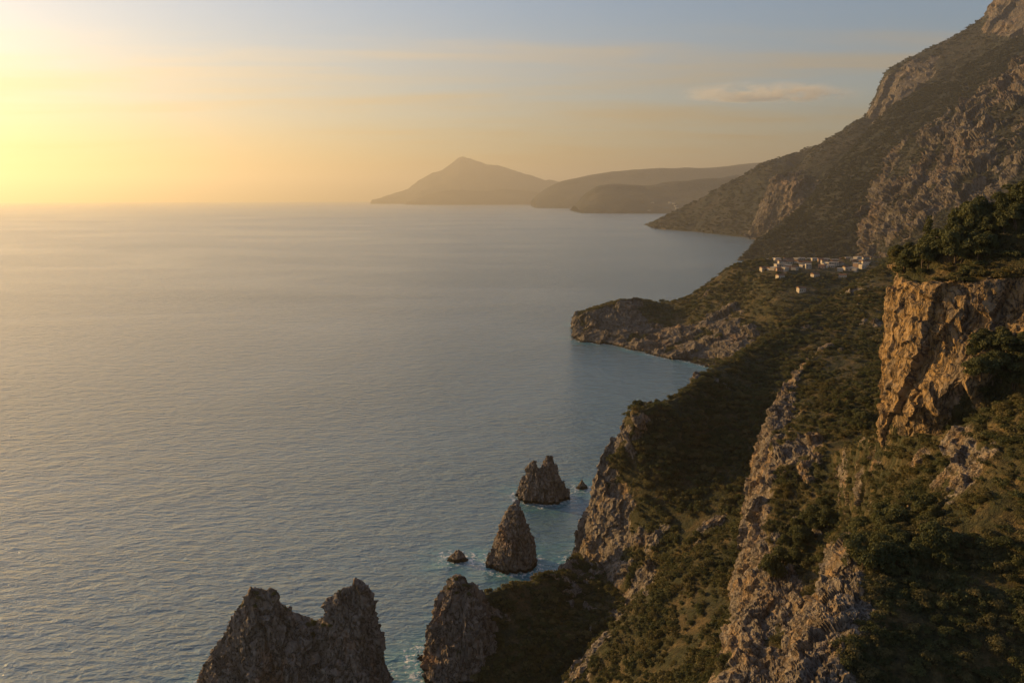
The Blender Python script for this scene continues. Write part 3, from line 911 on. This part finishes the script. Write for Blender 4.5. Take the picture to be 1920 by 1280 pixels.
clump('rock_rib', spots, 'the rock rib clump', 'tree clump on the rock rib', noun='round evergreen tree')
spots = [(1590 + 190 * a, 965 + 120 * b, 1.8 + 2.4 * c) for a, b, c in g.random((36, 3))]
clump('foreground_hillside', spots, 'the foreground clump', 'large tree clump above the foreground outcrop')
spots = [(1550 + 130 * a, 740 + 70 * b, 2.0 + 2.2 * c) for a, b, c in g.random((22, 3))]
clump('rock_rib', spots, 'the hollow below the cliff', 'trees in the hollow below the ochre cliff')
cluster('tree', 'buttress_ridge', [(1196, 766, 4.6, 0.9)], 'lone broad tree on the very edge of the buttress top')
clump('buttress_ridge', [(1210, 766, 3.2), (1232, 758, 2.6), (1256, 749, 2.8), (1275, 743, 2.4)], 'the buttress skyline', 'trees on the buttress skyline', noun='tree')
cluster('tree', 'headland', [(1242, 569, 7.0, 0.8)], 'single round tree standing in the dip of the headland crest')
clump('twin_rock', [(478 + 40 * a, 1112 + 30 * b, 1.0 + c) for a, b, c in g.random((8, 3))], 'the taller twin crag', 'bushes on the left top of the twin crag', 'bush', 'bush', 'bush')
clump('twin_rock', [(560 + 60 * a, 1165 + 14 * b, 1.0 + c) for a, b, c in g.random((10, 3))], 'the twin crag notch', 'bushes in the notch of the twin crag', 'bush', 'bush', 'bush')
clump('rock_pinnacle', [(840 + 40 * a, 1084 + 40 * b, 1.0 + c) for a, b, c in g.random((9, 3))], 'the dark pinnacle tip', 'bushes on the pinnacle', 'bush', 'bush', 'bush')


# the scrub that nobody could count
def scatter(name, land_name, density, smin, smax, label, seed, rock_max=0.5, leaf_n=150, leaf=0.16, px_max=1990, power=2.0, kinds=('bush', 'spread', 'spread', 'bush', 'spread')):
    nm, p, n, rk = land(land_name)
    g = np.random.default_rng(seed)
    a, b, c = p[:-1, :-1], p[1:, :-1], p[:-1, 1:]
    area = np.linalg.norm(np.cross(b - a, c - a), axis=-1)
    rkc = rk[:-1, :-1]
    cen = (a + b + c) / 3
    px, py, zc = project(cen)
    nz = n[:-1, :-1, 2]
    pat = fbm(cen.reshape(-1, 3) / (smax * 9), 3, seed=seed).reshape(rkc.shape)
    w = area * np.clip((rock_max - rkc) / 0.3, 0, 1) * np.clip((nz - 0.12) * 3, 0, 1) * np.clip(0.75 + pat * 2.2, 0.05, 1.4)
    w *= (px > -60) & (px < px_max) & (py < 1340) & (cen[..., 2] > 2)
    if land_name == 'headland':      # the village ground is built up
        w *= np.where((px > 1436) & (px < 1648) & (py > 480) & (py < 513), 0.12, 1.0)
    num = int(w.sum() * density)
    w = w.ravel() / w.sum()
    k = g.choice(len(w), num, p=w)
    i, j = np.unravel_index(k, rkc.shape)
    r1, r2 = g.random((num, 1)), g.random((num, 1))
    q = a[i, j] + (b[i, j] - a[i, j]) * r1 + (c[i, j] - a[i, j]) * r2
    q[:, 2] -= 0.05
    me = bpy.data.meshes.new(name)
    me.vertices.add(num)
    me.vertices.foreach_set('co', q.astype(np.float32).ravel())
    s = (smin + (smax - smin) * g.random(num) ** power).astype(np.float32)
    at = me.attributes.new('size', 'FLOAT', 'POINT')
    at.data.foreach_set('value', s)
    at = me.attributes.new('turn', 'FLOAT', 'POINT')
    at.data.foreach_set('value', (g.random(num) * 6.28).astype(np.float32))
    o = add_obj(name, me)
    ng = bpy.data.node_groups.new(name, 'GeometryNodeTree')
    ng.interface.new_socket('Geometry', in_out='INPUT', socket_type='NodeSocketGeometry')
    ng.interface.new_socket('Geometry', in_out='OUTPUT', socket_type='NodeSocketGeometry')
    N, Lk = ng.nodes, ng.links
    gi, go = N.new('NodeGroupInput'), N.new('NodeGroupOutput')
    jn = N.new('GeometryNodeJoinGeometry')
    for s_ in range(5):
        kd = kinds[s_ % len(kinds)]
        v, f = leaf_cloud(leaf_n, lobes(kd, 500 + s_), leaf, 600 + s_)
        pm = mesh_np('scrub_leaves', v, quads=f, smooth=False)
        pm.materials.append(M_LEAF3 if name == 'woodland' else M_LEAF2 if s_ % 2 else M_LEAF)
        po = bpy.data.objects.new('scrub_plant', pm)
        oi = N.new('GeometryNodeObjectInfo')
        oi.inputs['Object'].default_value = po
        oi.inputs['As Instance'].default_value = True
        Lk.new(oi.outputs['Geometry'], jn.inputs[0])
    ip = N.new('GeometryNodeInstanceOnPoints')
    ip.inputs['Pick Instance'].default_value = True
    sa = N.new('GeometryNodeInputNamedAttribute')
    sa.data_type = 'FLOAT'
    sa.inputs['Name'].default_value = 'size'
    ta = N.new('GeometryNodeInputNamedAttribute')
    ta.data_type = 'FLOAT'
    ta.inputs['Name'].default_value = 'turn'
    cx = N.new('ShaderNodeCombineXYZ')
    rv = N.new('FunctionNodeRandomValue')
    rv.data_type = 'INT'
    rv.inputs[4].default_value = 0
    rv.inputs[5].default_value = 4
    Lk.new(gi.outputs[0], ip.inputs['Points'])
    Lk.new(jn.outputs[0], ip.inputs['Instance'])
    Lk.new(rv.outputs[2], ip.inputs['Instance Index'])
    Lk.new(ta.outputs[0], cx.inputs[2])
    Lk.new(cx.outputs[0], ip.inputs['Rotation'])
    Lk.new(sa.outputs[0], ip.inputs['Scale'])
    Lk.new(ip.outputs[0], go.inputs[0])
    md = o.modifiers.new('scatter', 'NODES')
    md.node_group = ng
    tag(o, label, 'scrub', kind='stuff')
    print('SCATTER', name, num)


scatter('scrub', 'buttress_ridge', 0.12, 1.1, 4.4, 'dark low scrub covering the buttress ridge', 1, power=1.6, leaf_n=260, leaf=0.12)
scatter('scrub', 'rock_saddle', 0.22, 0.8, 3.0, 'shadowed scrub on the low saddle', 2, rock_max=0.7)
scatter('scrub', 'scrub_spur', 0.2, 0.8, 3.4, 'green and tawny scrub on the diagonal spur', 3, rock_max=0.6, leaf_n=260, leaf=0.12)
scatter('scrub', 'rock_rib', 0.30, 0.5, 2.6, 'scrub behind the pale rock rib', 4, leaf_n=320, leaf=0.10)
scatter('scrub', 'ochre_cliff', 0.5, 0.5, 2.4, 'scrub and grass tufts on the ledges of the ochre cliff', 5, leaf_n=260, leaf=0.12, px_max=2160)
scatter('scrub', 'foreground_hillside', 0.75, 0.4, 2.3, 'dense low scrub on the foreground hillside', 6, leaf_n=420, leaf=0.085, px_max=2160)
scatter('scrub', 'headland', 0.055, 1.2, 5.0, 'dark woodland scrub on the village headland', 7, leaf_n=90, leaf=0.2, rock_max=0.7)
scatter('scrub', 'twin_rock', 0.10, 0.4, 1.2, 'sparse tufts on the ledges of the twin crag', 8, rock_max=0.9)
scatter('scrub', 'rock_pinnacle', 0.10, 0.4, 1.2, 'sparse tufts on the ledges of the pinnacle', 9, rock_max=0.9)
scatter('woodland', 'wooded_mountain_flank', 0.016, 4, 10, 'distant woodland mottling the mountain flank', 10, leaf_n=60, leaf=0.24, px_max=1930, rock_max=0.8)
scatter('woodland', 'rocky_mountain_face', 0.008, 3, 9, 'distant bushes dotted over the broken rock face', 11, leaf_n=60, leaf=0.24, px_max=1930, rock_max=0.9)

scatter('woodland', 'mountain_spur', 0.0022, 7, 15, 'distant woodland on the low-tipped spur', 12, leaf_n=50, leaf=0.26, px_max=1700, rock_max=0.9)
scatter('woodland', 'mountain_peak', 0.0030, 5, 12, 'distant woodland on the shoulders of the tall peak', 13, leaf_n=50, leaf=0.26, px_max=1930, rock_max=0.7)
scatter('woodland', 'cliff_spur', 0.0030, 5, 11, 'distant woodland above the pale pink cliff', 14, leaf_n=50, leaf=0.26, px_max=1700, rock_max=0.7)


# ------------------------------------------------------------------ village
M_WALL = plain_mat('whitewash', (0.42, 0.37, 0.31), var=0.2, sz=3)
M_WALL2 = plain_mat('pink_plaster', (0.34, 0.23, 0.17), var=0.2, sz=3)
M_ROOF = plain_mat('roof_tiles', (0.20, 0.11, 0.07), var=0.35, sz=2)
M_FLAT = plain_mat('flat_roof', (0.42, 0.38, 0.34), var=0.25, sz=3)
M_GLASS = plain_mat('dark_window', (0.03, 0.03, 0.035), rough=0.2, sz=3)


def box_mesh(name, x0, x1, y0, y1, z0, z1, gable=0.0):
    v = [(x0, y0, z0), (x1, y0, z0), (x1, y1, z0), (x0, y1, z0), (x0, y0, z1), (x1, y0, z1), (x1, y1, z1), (x0, y1, z1)]
    f = [(0, 3, 2, 1), (0, 1, 5, 4), (1, 2, 6, 5), (2, 3, 7, 6), (3, 0, 4, 7)]
    if gable:
        ym = (y0 + y1) / 2
        v += [(x0, ym, z1 + gable), (x1, ym, z1 + gable)]
        f += [(4, 5, 9, 8), (6, 7, 8, 9), (5, 6, 9), (7, 4, 8)]
    else:
        f += [(4, 5, 6, 7)]
    me = bpy.data.meshes.new(name)
    me.from_pydata(v, [], f)
    return me


def house(loc, w, d, h, rz, style, wall, label, group, windows=True):
    e = bpy.data.objects.new('house', None)
    COL.objects.link(e)
    e.location = loc
    e.rotation_euler = (0, 0, rz)
    tag(e, label, 'house', group)
    add_obj('wall', box_mesh('wall', -w / 2, w / 2, -d / 2, d / 2, -4, h), wall, e)
    if style == 'gable':
        add_obj('roof', box_mesh('roof', -w / 2 - .5, w / 2 + .5, -d / 2 - .5, d / 2 + .5, h + .003, h + .25, d * .22), M_ROOF, e)
    else:
        add_obj('roof', box_mesh('roof', -w / 2 - .25, w / 2 + .25, -d / 2 - .25, d / 2 + .25, h + .003, h + .5), M_FLAT, e)
    if windows:
        for s in range(int(h // 3)):
            for k in range(int(w // 3.2)):
                x = -w / 2 + (k + .5) * w / int(w // 3.2)
                add_obj('window', box_mesh('window', x - .6, x + .6, -d / 2 - .06, -d / 2 + .1, 1 + s * 3, 2.5 + s * 3), M_GLASS, e)


g = np.random.default_rng(77)
sp = []
while len(sp) < 84:
    px = 1440 + 200 * g.random()
    py = 489 + 20 * g.random() ** 1.3
    if all(abs(px - a) > 6 or abs(py - b) > 2.4 for a, b in sp):
        sp.append((px, py))
def house_label(px, py, w, st, tone):
    side = ('left end', 'left part', 'middle', 'right part', 'right end')[min(4, int((px - 1440) / 40))]
    row = 'back' if py < 493 else 'middle' if py < 500 else 'front'
    return '%s %s house with %s roof, %s row, %s of the village' % ('long' if w > 10 else 'small', tone, 'tiled' if st == 'gable' else 'flat', row, side)


for px, py in sp:
    q = nearest('headland', px, py)
    wm = M_WALL if g.random() < .72 else M_WALL2
    st = 'gable' if g.random() < .45 else 'flat'
    w_ = 7 + 7 * g.random()
    house((q[0], q[1], q[2]), w_, 6 + 3 * g.random(), 3 + 3.5 * g.random(), g.normal() * .6, st, wm,
          house_label(px, py, w_, st, 'white' if wm is M_WALL else 'pink'), 'village houses on the headland')
for (px, py), where in (((1432, 508), 'farthest left'), ((1462, 522), 'second from the left'), ((1475, 541), 'low on the slope at left'), ((1490, 528), 'left of the middle'),
                        ((1502, 546), 'lowest on the slope'), ((1528, 520), 'left one of a pair'), ((1540, 522), 'right one of a pair'), ((1580, 522), 'second from the right'), ((1610, 518), 'farthest right')):
    q = nearest('headland', px, py)
    house((q[0], q[1], q[2]), 10, 8, 5, g.normal() * .4, 'gable', M_WALL, 'lone white house among trees below the village, ' + where, 'houses scattered below the village')
xs = np.sort(1188 + 95 * g.random(14))
for k, px in enumerate(xs):
    py = 381 + 15 * g.random()
    q = nearest('coast_point', px, py)
    n_ = ('first', 'second', 'third', 'fourth', 'fifth', 'sixth', 'seventh', 'eighth', 'ninth', 'tenth', 'eleventh', 'twelfth', 'thirteenth', 'fourteenth')[k]
    house((q[0], q[1], q[2]), 34, 18, 14, g.normal() * .4, 'flat', M_WALL, 'tiny white building on the hazy far shore, %s from the left' % n_, 'buildings on the far shore', False)

# ------------------------------------------------------------------ air
haze = add_obj('haze', box_mesh('haze', -72000, 72000, -72000, 72000, -420, 1650))
hm = bpy.data.materials.new('haze')
hm.use_nodes = True
hm.node_tree.nodes.remove(hm.node_tree.nodes['Principled BSDF'])
pv = hm.node_tree.nodes.new('ShaderNodeVolumePrincipled')
pv.inputs['Color'].default_value = (0.73, 0.72, 0.69, 1)
pv.inputs['Density'].default_value = 5.0e-5
pv.inputs['Anisotropy'].default_value = 0.52
hm.node_tree.links.new(pv.outputs[0], hm.node_tree.nodes['Material Output'].inputs['Volume'])
haze.data.materials.append(hm)
tag(haze, 'warm sea haze filling the air over the bay', 'haze', kind='stuff')


# ------------------------------------------------------------------ the one cloud with a shape of its own
def build_cloud():
    c = P(1440, 180, 14000)
    v, f = [], []
    nu, nv = 40, 20
    for i in range(nv + 1):
        a = math.pi * i / nv
        for j in range(nu):
            b = 2 * math.pi * j / nu
            v.append((math.sin(a) * math.cos(b), math.sin(a) * math.sin(b), math.cos(a)))
    v = np.array(v)
    v *= (1 + 0.25 * fbm(v * 2.2, 3, seed=9))[:, None]
    v[:, 2] = np.where(v[:, 2] < 0, v[:, 2] * 0.35, v[:, 2])
    for i in range(nv):
        for j in range(nu):
            f.append((i * nu + j, (i + 1) * nu + j, (i + 1) * nu + (j + 1) % nu, i * nu + (j + 1) % nu))
    v = v * np.array((1750, 800, 260))
    me = mesh_np('cloud', v, quads=f)
    m = bpy.data.materials.new('cloud')
    m.use_nodes = True
    m.node_tree.nodes.remove(m.node_tree.nodes['Principled BSDF'])
    t = NT(m.node_tree)
    pv_ = t.n('VolumePrincipled')
    pv_.inputs['Color'].default_value = (0.98, 0.98, 0.98, 1)
    pv_.inputs['Anisotropy'].default_value = 0.2
    oc = t.n('TexCoord').outputs['Object']
    u = t.scale(oc, (1 / 1750, 1 / 800, 1 / 260))
    ln = t.vmath('LENGTH', u).outputs['Value']
    body = t.ramp(ln, 1.0, 0.25)
    nz = t.noise(t.scale(oc, (1, 1, 2.6)), 0.0021, 5, 0.6, 0.6)
    d = t.math('MULTIPLY', t.ramp(nz, 0.42, 0.62), body)
    t.put(pv_.inputs['Density'], t.math('MULTIPLY', d, 0.0028))
    m.node_tree.links.new(pv_.outputs[0], m.node_tree.nodes['Material Output'].inputs['Volume'])
    me.materials.append(m)
    o = add_obj('cloud', me)
    o.location = c
    tag(o, 'small flat cloud with a lit left edge above the far coast', 'cloud')


build_cloud()
